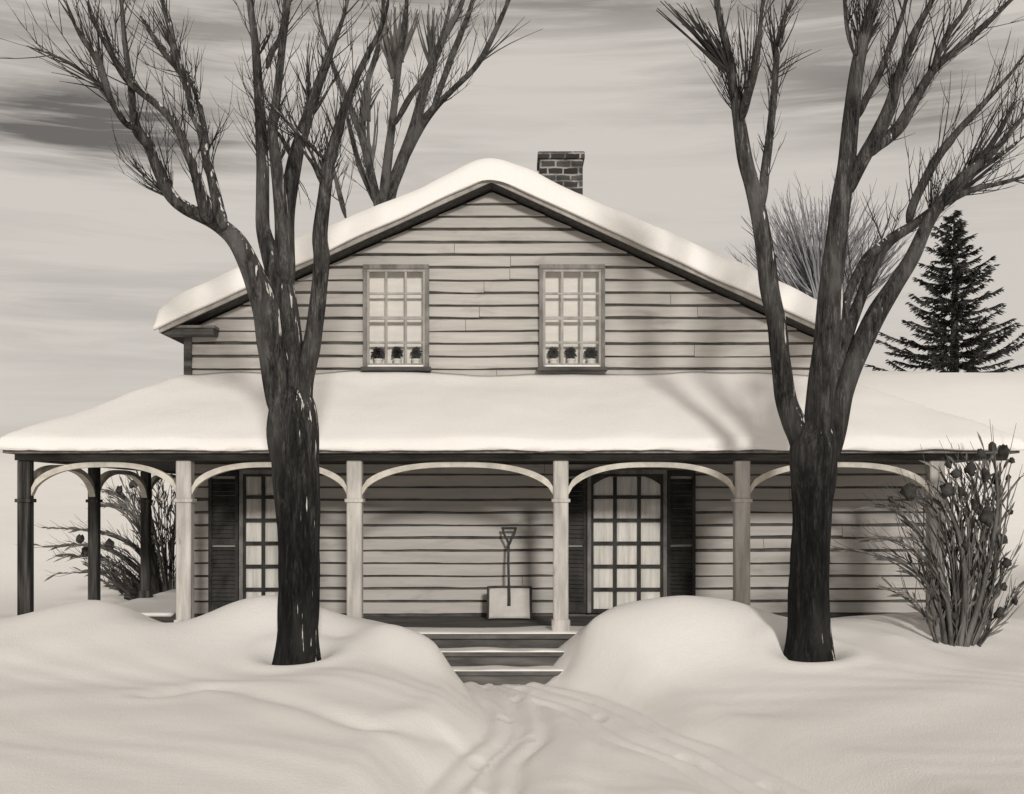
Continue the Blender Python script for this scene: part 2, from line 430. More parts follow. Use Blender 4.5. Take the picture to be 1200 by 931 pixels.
# gable wall: backing body behind the boards
mb = MB()
HOLES = []
for px0, px1 in ((431, 499), (636, 704)): HOLES.append((at(px0, 0, 16).x-.03, at(px1, 0, 16).x+.03, 3.60+2*.175, 3.60+10*.175))
YR = YF+.13
prof = [(XL, 3.3), (XR, 3.3), (XR, under(XR)+.0), (AX, AZ+.0), (XL, under(XL)+.0)]
v = [(x, YR, z) for x, z in prof]+[(x, YB, z) for x, z in prof]
mb.add(v, [(0, 1, 2, 3, 4), (9, 8, 7, 6, 5)]+[(i, i+5, (i+1) % 5+5, (i+1) % 5) for i in range(5)])
cols_ = [XL, HOLES[0][0], HOLES[0][1], AX, HOLES[1][0], HOLES[1][1], XR]
for ci, (xa, xb) in enumerate(zip(cols_, cols_[1:])):
    for za, zb in (((3.3, HOLES[0][2]), (HOLES[0][3], None)) if ci in (1, 4) else ((3.3, None),)):
        q = [(xa, za), (xb, za), (xb, under(xb) if zb is None else zb), (xa, under(xa) if zb is None else zb)]
        mb.add([(x, YF+.004, z) for x, z in q]+[(x, YR-.001, z) for x, z in q], [(0, 1, 2, 3), (7, 6, 5, 4)]+[(i, i+4, (i+1) % 4+4, (i+1) % 4) for i in range(4)])
wall_u = mb.obj('gable_wall', M['gap'], house)
siding('siding', 3.60, AZ-.02, lambda z: max(XL+.07, AX-(AZ-z)/SL+.02), lambda z: min(XR-.07, AX+(AZ-z)/SL-.02), wall_u, slope=True, holes=HOLES)
mb = MB(); mb.box(LX0, LX1, YF+.004, YB, 0, 3.3)
wall_l = mb.obj('ground_floor_wall', M['gap'], house)
siding('siding', FLOOR+.02, 2.66, lambda z: LX0+.06, lambda z: LX1-.06, wall_l, seed=9)
for xa, xb, par, za, zb, mm in ((XL-.02, XL+.09, wall_u, 3.45, under(XL)+.02, 'beam'), (XR-.09, XR+.02, wall_u, 3.45, under(XR)+.02, 'grey'),
                          (LX0-.02, LX0+.07, wall_l, FLOOR, 2.66, 'grey'), (LX1-.07, LX1+.02, wall_l, FLOOR, 2.66, 'paint')):
    mb = MB(); mb.box(xa, xb, YF-.055, YF+.05, za, zb, .006); mb.obj('corner_board', M[mm], par)

# main roof: boards, rake trim, snow
RX0, RX1, RY0, RY1 = -4.75, 4.74, 1.66, 10.9
def roof_slab(x0, x1, y0, y1, d0, d1):
    mb = MB(); xs = [x0, AX, x1]
    v = []
    for y in (y0, y1):
        for x in xs: v += [(x, y, under(x)+d0), (x, y, under(x)+d1)]
    mb.add(v, [(0, 2, 3, 1), (2, 4, 5, 3), (6, 7, 9, 8), (8, 9, 11, 10), (0, 6, 8, 2), (2, 8, 10, 4), (1, 3, 9, 7), (3, 5, 11, 9), (0, 1, 7, 6), (4, 10, 11, 5)])
    return mb
roof = roof_slab(RX0, RX1, RY0, RY1, .02, .11).obj('roof', M['dark'], house)
roof_slab(RX0-.01, RX1+.01, RY0-.035, RY0-.002, .025, .105).obj('rake_board', M['muntin'], roof)
mb = MB(); mb.box(XL-.24, XL+.45, YF-.30, YF-.01, under(XL)-.10, under(XL)-.015); mb.obj('cornice_return', M['beam'], roof)
mb = MB(); mb.box(XL-.26, XL+.47, YF-.32, YF-.0, under(XL)-.013, under(XL)+.02); mb.obj('cornice_cap', M['grey'], roof)
def edge(d, r): 
    t = min(max(d/r, 0), 1); return math.sqrt(max(0, 1-(1-t)**2))
def rsnow_top(x, y):
    de = min(x-(RX0-.07), (RX1+.07)-x, (y-(RY0-.10))*1.0)
    th = .355+.05*nz(x*.55, y*.5, 3)+.02*nz(x*2.2, y*2)
    r = .26+.06*nz(x*.8, 4)
    base = AZ+.12-SL*math.sqrt((x-AX)**2+.10)+.055*math.exp(-((x-AX+.12)/.5)**2)
    th *= 1+.13*nz(x*.9, y*.3, 5)+.05*nz(x*3.2, y*2)
    dc = math.hypot(max(abs(x-.77)-.38, 0), max(abs(y-4.35)-.38, 0))
    th *= 1-.45*math.exp(-(dc/.22)**2)
    return base+.01+th*edge(de, r)
xs = [RX0-.07+(RX1-RX0+.14)*i/170 for i in range(171)]
ys = [RY0-.10, RY0-.095, RY0-.085, RY0-.065, RY0-.0375, RY0-.036, RY0, RY0+.05, RY0+.1, RY0+.15, RY0+.2, RY0+.3]+lin(RY0+.45, RY1+.05, 40)
def rsnow_bot(x, y): return min(under(x)+.113 if (x > RX0 and x < RX1) else under(x)+.14, rsnow_top(x, y)-.004)
slab('snow_layer', xs, ys, rsnow_top, lambda x, y: min(AZ-SL*abs(x-AX)+.088+.018*nz(x*1.7, 6), rsnow_top(x, y)-.01) if y < RY0-.0365 else AZ-SL*abs(x-AX)+.118 if abs(x-AX) > .3 else min(AZ-SL*abs(x-AX)+.118, rsnow_top(x, y)-.01), lambda x, y: True, M['snow'], roof)

# chimney
ch = MB(); ch.box(.43, 1.10, 4.0, 4.66, 5.2, 7.455, .012)
chim = ch.obj('chimney', M['brick'], house)
ch = MB(); ch.box(.40, 1.13, 3.97, 4.69, 7.46, 7.57, .015); ch.obj('chimney_cap', M['brick'], chim)
slab('snow_cap', lin(.45, 1.08, 14), lin(4.02, 4.64, 14), lambda x, y: 7.572+.03*edge(min(x-.45, 1.08-x, y-4.02, 4.64-y), .12), lambda x, y: 7.5715, lambda x, y: True, M['snow'], chim)

# porch
PX0, PX1, PY0 = -6.0, 5.98, -.35
EZ = 2.75
def proof(x, y):
    return EZ+min(.36*(y-PY0), .567*(x-PX0), .575*(PX1-x), .86)
def pkeep(x, y): return not (y > 1.99 and XL+.01 < x < XR-.01)
pxs = [PX0]+lin(PX0+.1, XL, 15)+lin(XL+.15, XR-.15, 60)+lin(XR, PX1-.1, 15)+[PX1]
pys = lin(PY0, 1.99, 22)+lin(2.3, 7.4, 20)
proof_o = slab('porch_roof', pxs, pys, proof, lambda x, y: proof(x, y)-.05, pkeep, M['grey'], house, False)
def psnow(x, y):
    de = min(y-(PY0-.07), x-(PX0-.06), PX1+.06-x)
    hip = proof(min(max(x, PX0), PX1), max(y, PY0))
    th = .125+.14*(1-math.exp(-max(de, 0)/.7))+.03*nz(x*.6, y*.9, 7)+.012*nz(x*2.4, y*2.4)
    dw = 2.0-y
    if XL-.3 < x < XR+.3: th += .05*math.exp(-(dw/.3)**2)
    th *= 1+.22*nz(x*1.1, 2, y*.7); de += .012*nz(x*3, y*3)
    return hip+.006+th*edge(de, .10)
fine = lambda a, b, n: lin(a, b, n)
sxs = [PX0-.06, PX0-.055, PX0-.04, PX0-.01, PX0-.0045, PX0-.003, PX0+.04]+lin(PX0+.1, PX1-.1, 150)+[PX1-.04, PX1+.003, PX1+.0045, PX1+.01, PX1+.04, PX1+.055, PX1+.06]
sys_ = [PY0-.07, PY0-.065, PY0-.05, PY0-.02, PY0-.0045, PY0-.003, PY0+.03]+lin(PY0+.1, 1.985, 26)+lin(2.2, 7.45, 24)
sk = lambda x, y: not (y > 1.985 and XL-.02 < x < XR+.02)
slab('snow_layer', sxs, sys_, psnow, lambda x, y: min(proof(min(max(x, PX0), PX1), max(y, PY0))+(.004 if (y > PY0-.004 and PX0-.004 < x < PX1+.004) else -.018+.022*nz(x*1.9, y*1.9, 2)+.01*nz(x*7, y*7)), psnow(x, y)-.002), sk, M['snow'], proof_o)
mb = MB(); mb.box(-5.93, 5.9, -.06, 1.995, 2.645, 2.675); mb.box(-5.93, XL-.03, 1.995, 7.3, 2.645, 2.675)
mb.obj('porch_ceiling', M['ceiling'], house)
mb = MB(); mb.box(-5.97, 5.2, -.1, .08, 2.625, 2.70, .008); mb.obj('porch_beam', M['beam'], house)
mb = MB(); mb.box(5.2, 5.95, -.1, .08, 2.625, 2.70, .008); mb.obj('porch_beam', M['beam'], house)
mb = MB(); mb.box(-5.96, -5.79, .085, 7.3, 2.625, 2.70, .008); mb.obj('porch_beam', M['beam'], house)
# deck, skirt, snow on it
mb = MB(); 
x = -5.98
mb.box(-5.98, 5.9, -.16, 1.99, FLOOR-.06, FLOOR, .006); mb.box(-5.98, XL-.03, 2.0, 7.3, FLOOR-.06, FLOOR, .006)
deck = mb.obj('porch_floor', M['step'], house)
mb = MB(); mb.box(-5.94, 5.86, -.10, -.05, 0, FLOOR-.065); mb.obj('porch_skirt', M['beam'], house)
def dsn(x, y):
    return FLOOR+.004+(.022+.012*nz(x*1.5, y*2)+.25*max(0, -.2-x-3.4)*0)*edge(min(y+.17, .45+.3*nz(x*.7, 5)-y), .1)
slab('snow_layer', lin(-5.97, 5.88, 140), [-.17, -.165, -.15, -.12]+lin(-.08, 1.9, 26), dsn, lambda x, y: FLOOR+.001, lambda x, y: y < .42+.3*nz(x*.7, 5), M['snow'], deck)
slab('snow_layer', lin(-5.96, XL-.2, 14), lin(1.95, 7.2, 30), lambda x, y: FLOOR+.004+.04+.02*nz(x*2, y*2), lambda x, y: FLOOR+.001, lambda x, y: True, M['snow'], deck)

# posts
def post(px, D, mat, w=.17, label=None, paint_collar='paint'):
    p = at(px, 600, D); b = MB()
    b.box(p.x-w/2, p.x+w/2, p.y-w/2, p.y+w/2, FLOOR+.002, 2.623, .014)
    o = b.obj('porch_post', M[mat], house)
    b = MB(); b.box(p.x-w/2-.022, p.x+w/2+.022, p.y-w/2-.022, p.y+w/2+.022, 2.12, 2.165, .01); b.obj('collar', M[paint_collar], o)
    b = MB(); b.box(p.x-w/2-.02, p.x+w/2+.02, p.y-w/2-.02, p.y+w/2+.02, FLOOR+.003, FLOOR+.16, .01); b.obj('post_base', M[paint_collar], o)
    if label: lab(o, label)
    return p
PP = [30, 217, 416, 657, 869, 1096]
posts = []
for i, px in enumerate(PP):
    if i == 0: posts.append(post(px, 14, 'postdark', .15, 'corner post coloured dark in silhouette', 'postdark'))
    else: posts.append(post(px, 14, 'paint', .18, 'whitewashed post', 'paint'))
sp = []
for D in (16.3, 18.6, 21.0):
    x = posts[0].x; px = CX+x*F/D
    sp.append(post(px, D, 'postdark', .14, 'side post coloured dark in silhouette', 'postdark'))
def arch(p, q, along='x', w=.085):
    n = 36; b = MB(); vs = []
    a = (p.x if along == 'x' else p.y)+w; c = (q.x if along == 'x' else q.y)-w
    L = c-a
    for i in range(n+1):
        t = i/n; u = a+L*t
        e = abs(2*t-1); zc = 2.20+.345*(1-e**2.6)**.62
        th = .062+.035*e**3; zt = min(zc+th, 2.622)
        for zz in (zc, zt):
            for dd in (-.045, .045):
                vs.append((u, p.y+dd, zz) if along == 'x' else (p.x+dd, u, zz))
    fs = []
    for i in range(n):
        k = i*4
        for r in ((0, 1, 5, 4), (1, 3, 7, 5), (3, 2, 6, 7), (2, 0, 4, 6)): fs.append(tuple(k+j for j in r))
    fs += [(0, 2, 3, 1), (n*4, n*4+1, n*4+3, n*4+2)]
    b.add(vs, fs); return b.obj('porch_arch', M['arch'], house)
for i in range(5): arch(posts[i], posts[i+1])
sq = [posts[0]]+sp
for i in range(3): arch(sq[i], sq[i+1], 'y')

# steps
for k in range(2):
    zt = FLOOR-.18*(k+1); y1 = -.16-.29*k; y0 = y1-.29
    b = MB(); b.box(-1.28, .62, y0-.02, y1-.003, zt-.05, zt, .008); b.box(-1.24, .58, y0+.03, y1-.003, 0 if k else .0, zt-.053)
    st = b.obj('step', M['step'], house)
    slab('snow_layer', lin(-1.27, .61, 40), [y0-.025, y0-.02, y0, y0+.03]+lin(y0+.06, y1-.004, 6), lambda x, y, zt=zt, y0=y0: zt+.004+(.016+.014*nz(x*3, y*4, zt))*edge(min(y-y0+.03, x+1.28, .62-x), .05), lambda x, y, zt=zt: zt+.001, lambda x, y: True, M['snow'], st)

# windows
def leaf(b, c, d, L, w, rng):
    s = d.cross(Vector((rng.uniform(-.4, .4), -1, rng.uniform(-.4, .4))))
    if s.length < .05: return
    s = s.normalized()*w; bend = Vector((0, 0, -L*.16)); nrm_ = s.cross(d).normalized()*w*.35
    a = [c, c+d*L*.3+s*.8+nrm_, c+d*L*.65+s+nrm_+bend*.4, c+d*L+bend, c+d*L*.65-s+nrm_+bend*.4, c+d*L*.3-s*.8+nrm_]
    m = c+d*L*.5+bend*.2
    b.add(a+[m], [(6, i, (i+1) % 6) for i in range(6)])
def window(name, x0, x1, z0, z1, cols, rows, casing, frame_m, munt_m, munt_w, cover_m, cover_to, sill=True, ysurf=YF-.072, rec=0):
    yc = ysurf-.004; yb = yc+rec
    b = MB()
    w = casing
    b.box(x0-w, x0, yc-.05, yc+.03, z0, z1); b.box(x1, x1+w, yc-.05, yc+.03, z0, z1); b.box(x0-w, x1+w, yc-.058, yc+.03, z1+.001, z1+w+.01)
    root = b.obj(name, M[frame_m], house)
    if rec:
        b = MB(); q = .026
        b.box(x0-q, x0, yc+.031, YR-.004, z0-q, z1+q); b.box(x1, x1+q, yc+.031, YR-.004, z0-q, z1+q)
        b.box(x0+.001, x1-.001, yc+.031, YR-.004, z1, z1+q); b.box(x0+.001, x1-.001, yc+.031, YR-.004, z0-q, z0)
        b.obj('window_recess', M['blind'], root)
    if sill:
        b = MB(); b.box(x0-w-.03, x1+w+.03, yc-.10, yc+.03, z0-.055, z0-.002, .006); b.obj('sill', M['beam'], root)
        slab('snow_layer', lin(x0+.02, x1-.02, 16), [yc-.098, yc-.09, yc-.07, yc-.055], lambda x, y: z0+.002+.025*edge(min(y-yc+.1, x-x0+.0, x1-x), .05), lambda x, y: z0-.001, lambda x, y: True, M['snow'], root)
    b = MB(); e = .035
    b.box(x0+.001, x1-.001, yc-.035, yc-.008, z0+.001, z0+e+.015); b.box(x0+.001, x1-.001, yc-.035, yc-.008, z1-e, z1-.001)
    b.box(x0+.001, x0+e, yc-.035, yc-.008, z0+e+.017, z1-e-.002); b.box(x1-e, x1-.001, yc-.035, yc-.008, z0+e+.017, z1-e-.002)
    b.obj('sash', M[munt_m], root)
    b = MB()
    for i in range(1, cols):
        x = x0+(x1-x0)*i/cols; b.box(x-munt_w/2, x+munt_w/2, yc-.032, yc-.010, z0+e+.017, z1-e-.002)
    for j in range(1, rows):
        z = z0+(z1-z0)*j/rows; ww = munt_w*(1.5 if (rows == 4 and j == 2) else 1)
        b.box(x0+e+.001, x1-e-.001, yc-.0345, yc-.0075, z-ww/2, z+ww/2)
    b.obj('muntins', M[munt_m], root)
    b = MB(); b.add([(x0+.01, yc-.017, z0+.01), (x1-.01, yc-.017, z0+.01), (x1-.01, yc-.017, z1-.01), (x0+.01, yc-.017, z1-.01)], [(0, 1, 2, 3)]); b.obj('pane', M['glass'], root)
    zc = z0+(z1-z0)*cover_to
    n = 40; vs = []
    for i in range(n+1):
        x = x0+.004+(x1-x0-.008)*i/n; yy = yb+.006+(.0035*math.sin(i*1.9) if cover_m == 'curtain' else .001*math.sin(i*.7))
        vs += [(x, yy, zc), (x, yy, z1-.004)]
    b = MB(); b.add(vs, [(2*i, 2*i+2, 2*i+3, 2*i+1) for i in range(n)]); b.obj('curtain' if cover_m == 'curtain' else 'blind', M[cover_m], root)
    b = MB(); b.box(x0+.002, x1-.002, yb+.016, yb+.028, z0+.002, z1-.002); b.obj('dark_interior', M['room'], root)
    return root
for px0, px1 in ((431, 499), (636, 704)):
    x0, x1 = at(px0, 0, 16).x, at(px1, 0, 16).x; wz0, wz1 = HOLES[0][2]+.028, HOLES[0][3]-.028
    window('window', x0, x1, wz0, wz1, 3, 4, .05, 'grey', 'muntin', .03, 'blind', .0, rec=.14)
    side = 'left' if px0 < 500 else 'right'
    for k, where in enumerate(('leftmost', 'middle one', 'rightmost')):
        c = Vector((x0+(x1-x0)*(k+.5)/3, YF+.0, wz0+.002)); rp = random.Random(int(px0)+k); sz = rp.uniform(.82, 1.15); c.x += rp.uniform(-.02, .02)
        pot = empty('potted_plant', c, 'small dark round plant in white pot inside the %s upstairs window, %s of three' % (side, where), 'plant', 'plants on the upstairs window sills')
        b = MB(); b.tube([c, c+Vector((0, 0, .09)), c+Vector((0, 0, .105)), c+Vector((0, 0, .12))], [.045, .058, .066, .066], 16); b.obj('pot', M['blind'], pot)
        b = MB(); sq_ = rp.uniform(.85, 1.2)
        for q in range(260):
            d = Vector((rp.gauss(0, 1), rp.gauss(0, 1), rp.gauss(0, 1))).normalized(); d.y *= .8
            leaf(b, c+Vector((0, 0, .205))+Vector((d.x*sq_, d.y, d.z/sq_))*rp.uniform(.0, .062)*sz, (d+Vector((0, 0, .25))).normalized(), rp.uniform(.03, .055), rp.uniform(.008, .014), rp)
        b.obj('foliage', M['needle'], pot)['kind'] = 'stuff'
for px0, px1 in ((287, 357), (692, 776)):
    a = at(px0, 556, 16); c = at(px1, 700, 16)
    fw = window('french_window', a.x, c.x, FLOOR+.06, a.z, 3, 6, .05, 'grey', 'shutter', .05, 'curtain', .02, sill=False)
    if px0 > 500:                                       # curved shade line in the right one's top corners, shaped as a dark panel
        lab(fw, 'french window with arched shade panel and pale net curtain')
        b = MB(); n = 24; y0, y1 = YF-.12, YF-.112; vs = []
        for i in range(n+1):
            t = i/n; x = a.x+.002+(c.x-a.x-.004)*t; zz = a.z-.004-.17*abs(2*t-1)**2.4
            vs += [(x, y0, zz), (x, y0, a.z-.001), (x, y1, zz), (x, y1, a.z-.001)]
        b.add(vs, [tuple(k*4+j for j in q) for k in range(n) for q in ((0, 4, 5, 1), (2, 3, 7, 6), (0, 2, 6, 4), (1, 5, 7, 3))]); b.obj('arch_shade_panel', M['shutter'], fw)
def shutter(px0, px1):
    x0 = at(px0, 0, 16).x; x1 = at(px1, 0, 16).x; z0 = FLOOR+.06; z1 = 2.56; y1 = YF-.044; y0 = y1-.045
    b = MB(); e = .045
    b.box(x0, x0+e, y0, y1, z0, z1); b.box(x1-e, x1, y0, y1, z0, z1)
    for za, zb in ((z0, z0+.1), (z1-.08, z1), ((z0+z1)/2-.04, (z0+z1)/2+.04)): b.box(x0+e+.001, x1-e-.001, y0+.002, y1-.002, za, zb)
    z = z0+.12
    while z < z1-.1:
        if abs(z-(z0+z1)/2) > .07:
            b.add([(x0+e, y0+.006, z-.022), (x1-e, y0+.006, z-.022), (x1-e, y1-.006, z+.03), (x0+e, y1-.006, z+.03),
                   (x0+e, y0+.014, z-.022), (x1-e, y0+.014, z-.022), (x1-e, y1-.001, z+.03), (x0+e, y1-.001, z+.03)],
                  [(0, 1, 2, 3), (7, 6, 5, 4), (0, 4, 5, 1), (3, 2, 6, 7)])
        z += .058
    b.obj('shutter', M['shutter'], house)
shutter(246, 281); shutter(660, 687); shutter(781, 814)

# ---------------------------------------------------------------- snow shovel
sx = at(597, 0, 15.5).x
shov = empty('snow_shovel', (sx, 1.5, FLOOR+.03), 'snow shovel with wide square blade leaning on porch wall', 'shovel')
def tilt(u, z, o=0.0): return (sx+u, 1.45+.36*(z/1.22)+o, FLOOR+.03+z)
b = MB(); n = 12; m_ = 8; vs = []
for k in range(2):
    for j in range(m_+1):
        for i in range(n+1):
            u = -.28+.56*i/n; z = .40*j/m_
            vs.append(tilt(u, z, -.05*(1-(2*i/n-1)**2)*0-.05*(2*i/n-1)**4-.02*(1-j/m_)+k*.008))
o_ = (n+1)*(m_+1); fs = []
for j in range(m_):
    for i in range(n):
        q = j*(n+1)+i; fs.append((q, q+1, q+n+2, q+n+1)); fs.append((o_+q, o_+q+n+1, o_+q+n+2, o_+q+1))
for i in range(n): fs.append((i, o_+i, o_+i+1, i+1)); q = m_*(n+1)+i; fs.append((q, q+1, o_+q+1, o_+q))
for j in range(m_):
    q = j*(n+1); fs.append((q, q+n+1, o_+q+n+1, o_+q)); q += n; fs.append((q, o_+q, o_+q+n+1, q+n+1))
b.add(vs, fs); blade = b.obj('blade', M['metal'], shov, True)
b = MB()
for s in (-1, 1): b.tube([tilt(s*.285, z, -.055) for z in lin(0, .41, 6)], [.017]*6, 8)
b.tube([tilt(u, .405, -.055*(u/.28)**4) for u in lin(-.29, .29, 14)], [.018]*14, 8)
b.obj('blade_rim', M['shaft'], blade, True)
b = MB(); b.tube([tilt(-.01+.01*nz(z*2), z, -.025) for z in lin(.16, 1.0, 14)], [.017+.006*max(0, 1-t/5) for t in range(14)], 10); b.obj('shaft', M['shaft'], shov, True)
b = MB()
for s in (-1, 1): b.tube([tilt(-.005, .97, -.025), tilt(s*.03-.005, 1.04, -.025), tilt(s*.075-.005, 1.12, -.025), tilt(s*.085-.005, 1.20, -.025)], [.018, .016, .015, .014], 8)
b.tube([tilt(u-.005, 1.19, -.025) for u in lin(-.105, .105, 6)], [.016]*6, 8)
b.obj('grip', M['shaft'], shov, True)

# ---------------------------------------------------------------- trees
def spline(pts, k=6): return cat(pts, k)
def limb_pts(pts, D, d0, d1):
    """pts px,py,r(px) -> 3D points and radii; depth drifts from d0 to d1 along the limb"""
    P = spline(pts, 5); n = len(P); out = []; rad = []
    for i, p in enumerate(P):
        t = i/(n-1); dd = D+d0+(d1-d0)*t
        out.append(at(p[0], p[1], dd)); rad.append(max(p[2], .5)*dd/F)
    return out, rad
def twigset(b, out, rad, scale, rmax, every, rng, lmin=.3, lmax=.8, up=.5, start=.0, sub=2, thick=1.0, rootr=None):
    acc = 0; n = len(out)
    for i in range(1, n-1):
        seg = (out[i+1]-out[i]); acc += seg.length
        if rad[i] > rmax or i/n < start: continue
        while acc > every:
            acc -= every
            t = seg.normalized(); ax = Vector((rng.uniform(-1, 1), rng.uniform(-1, 1), rng.uniform(-1, 1))).normalized()
            side = t.cross(ax)
            if side.length < .1: continue
            side.normalize(); side.y *= .6
            a = rng.uniform(.25, .75)
            d = (t*math.cos(a)+side*math.sin(a)+Vector((0, 0, up*.3))).normalized()
            L = rng.uniform(lmin, lmax)*scale; r0 = min(rad[i]*.45, .0085*scale)*thick*rng.uniform(.6, 1.15)
            p = out[i]+seg*rng.random(); pts = [p]; m = 5
            bend = Vector((rng.uniform(-.3, .3), rng.uniform(-.3, .3), up))
            for k in range(m):
                d = (d+bend*.13).normalized(); p = p+d*(L/m); pts.append(p)
            b.tube(pts, [r0*(1-.8*k/m) for k in range(m+1)], 4, cap=False)
            for q in range(sub):
                k = rng.randint(1, m-1); dd = (d+Vector((rng.uniform(-.8, .8), rng.uniform(-.5, .5), rng.uniform(-.1, .6)))).normalized()
                l2 = L*rng.uniform(.3, .6); p2 = pts[k]
                b.tube([p2, p2+dd*l2*.5, p2+(dd+Vector((0, 0, .25))).normalized()*l2], [r0*.6, r0*.4, r0*.18], 3, cap=False)
def fan(b, px, py, tips, D, rng, r=1.3, n=1, jit=6):
    """brush of twigs from one fork to several tips (px)"""
    for tx, ty in tips:
        for _ in range(n):
            ex, ey = tx+rng.uniform(-jit, jit), ty+rng.uniform(-jit, jit)
            sx_, sy_ = px+rng.uniform(-3, 3), py+rng.uniform(-3, 3)
            dd = rng.uniform(-.5, .5)
            bx = rng.uniform(-5, 5); pts = []; rr = []
            for k in range(6):
                t = k/5; c = math.sin(t*math.pi)
                pts.append(at(sx_+(ex-sx_)*t+bx*c, sy_+(ey-sy_)*t-abs(bx)*.4*c, D+dd*t)); rr.append(r*(1-.75*t)*D/F)
            b.tube(pts, rr, 4, cap=False)

def build_tree(name, label, cat_, base, D, trunk, limbs, fans, bark, branchm, twigm, rng, group=None, every=.16, rmax_px=7.5, tw=(.3, .8), scale=1.0, sub=2, thick=1.0, slim=.24):
    p0 = at(base[0], base[1], D); root = empty(name, p0, label, cat_, group)
    o, r = limb_pts(trunk, D, 0, 0); b = MB()
    # flare into the snow
    o = [o[0]+Vector((0, 0, -.5))]+o; r = [r[0]*1.25]+r
    b.tube(o, r, 36, .13, rng.random()*9); b.obj('trunk', bark, root, True)
    tb = MB()
    for i, (pts, d0, d1) in enumerate(limbs):
        pts = [(x, y, q*(1-slim*min(1, .35+.65*k/(len(pts)-1)))) for k, (x, y, q) in enumerate(pts)]
        o, r = limb_pts(pts, D, d0, d1); r[0] *= .45; r[1] *= .7; r[2] *= .9
        b = MB(); b.tube(o, r, 14 if r[0] > .06 else 10, .12, i*3.7+rng.random()); b.obj('branch', branchm, root, True)
        twigset(tb, o, r, scale, rmax_px*D/F, every*scale, rng, tw[0], tw[1], sub=sub, thick=thick)
    for f in fans: fan(tb, f[0], f[1], f[2], D+f[3], rng, *f[4:])
    t = tb.obj('twigs', twigm, root); t['kind'] = 'stuff'
    return root
rng = random.Random(3)
L_trunk = [(350, 784, 31), (350, 768, 27.5), (350, 745, 24.5), (350, 690, 23.5), (349, 620, 24), (347, 560, 27), (345, 510, 29), (344, 475, 25), (342, 452, 17), (340, 425, 5)]
L_limbs = [
 ([(336, 505, 20), (327, 450, 20), (319, 405, 19), (313, 368, 18), (303, 336, 16), (290, 305, 14), (274, 279, 12.5), (250, 260, 10.5), (217, 244, 9.5), (199, 228, 9), (186, 200, 8.5), (175, 172, 8), (160, 152, 7), (156, 128, 6), (153, 98, 5), (147, 55, 4), (143, 12, 3), (140, -40, 2)], 0, -.7),
 ([(343, 490, 20), (341, 440, 19), (337, 395, 19), (332, 350, 18), (326, 318, 17), (318, 300, 13), (309, 270, 10.5), (308, 235, 9.5), (308, 196, 9), (306, 150, 8), (303, 105, 7), (299, 52, 6), (293, 5, 5), (290, -40, 3)], 0, .3),
 ([(334, 340, 14), (333, 300, 12), (330, 250, 10), (324, 196, 8.5), (320, 154, 7), (325, 105, 6), (331, 52, 5), (336, 18, 4), (340, -30, 2)], .05, -.6),
 ([(333, 350, 15), (334, 300, 13), (336, 245, 12), (346, 185, 10), (354, 158, 9), (371, 105, 7), (386, 63, 5.5), (402, 22, 3), (410, -10, 2)], .05, .6),
 ([(350, 500, 18), (354, 450, 14), (365, 408, 12), (373, 352, 11), (377, 305, 11), (375, 275, 10), (381, 224, 9), (386, 189, 8.5), (396, 154, 7), (403, 128, 6), (423, 80, 5), (446, 35, 3.5), (456, 0, 2)], 0, -.3),
 ([(247, 262, 9), (239, 238, 8.5), (228, 200, 6.5), (217, 171, 6), (203, 143, 5.5), (185, 124, 5), (165, 108, 5), (152, 97, 5), (143, 84, 6), (130, 62, 4.5), (112, 30, 2.5), (102, 2, 1.5)], -.45, -.8),
 ([(262, 268, 9), (256, 245, 8), (248, 208, 6.5), (241, 183, 5.5), (234, 155, 4), (224, 130, 4), (219, 100, 5), (206, 65, 5.5), (199, 32, 4.5), (191, 5, 3), (186, -30, 1.5)], -.4, .2),
 ([(242, 190, 4), (241, 160, 4), (234, 125, 4), (225, 98, 4), (212, 82, 6), (196, 65, 6), (180, 44, 4), (166, 20, 2)], -.25, .5),
 ([(160, 152, 5), (145, 142, 4), (130, 117, 4), (122, 93, 5), (112, 65, 5), (98, 47, 4), (86, 25, 2.5), (78, 5, 1.5)], -.6, -1.2),
 ([(148, 146, 3), (130, 118, 3), (112, 96, 3), (91, 80, 2.8), (63, 65, 2), (31, 54, .8)], -.65, -1.0),
 ([(313, 80, 4), (318, 62, 4), (328, 45, 4), (332, 20, 3), (334, -10, 2)], .1, .4),
 ([(345, 190, 4), (332, 165, 3), (318, 148, 2), (308, 140, 1.2)], .2, .5),
 ([(385, 190, 4), (366, 172, 3), (345, 152, 2.5), (322, 128, 1.5)], -.2, -.6),
 ([(376, 215, 3), (368, 195, 2.5), (352, 170, 2), (336, 130, 1.2)], -.2, -.5),
]
L_fans = [(122, 92, [(80, 8), (88, 6), (96, 8), (104, 6), (112, 12), (92, 30)], -.8, 1.2, 2, 5),
          (134, 66, [(100, 4), (108, 3), (116, 6), (124, 12)], -.6, 1.2, 2, 5),
          (118, 102, [(40, 60), (46, 68), (52, 76), (60, 84), (70, 92)], -.9, 1.2, 1, 4),
          (205, 66, [(170, 4), (178, 6), (184, 4), (190, 10), (196, 4)], .2, 1.2, 2, 5),
          (365, 120, [(352, 60), (358, 50), (364, 40), (346, 75), (372, 30), (340, 60)], .5, 1.1, 2, 6),
          (375, 100, [(390, 40), (396, 50), (366, 45), (380, 30)], .5, 1.1, 2, 6),
          (395, 160, [(400, 90), (410, 95), (384, 100), (420, 70), (376, 110)], -.2, 1.2, 2, 8),
          (381, 215, [(340, 145), (330, 118), (348, 120), (322, 108)], -.2, 1.2, 1, 6),
          (345, 200, [(362, 250), (352, 240), (372, 245)], .3, .9, 1, 4),
          (306, 60, [(314, 20), (318, 30), (322, 25)], .2, 1, 2, 4)]
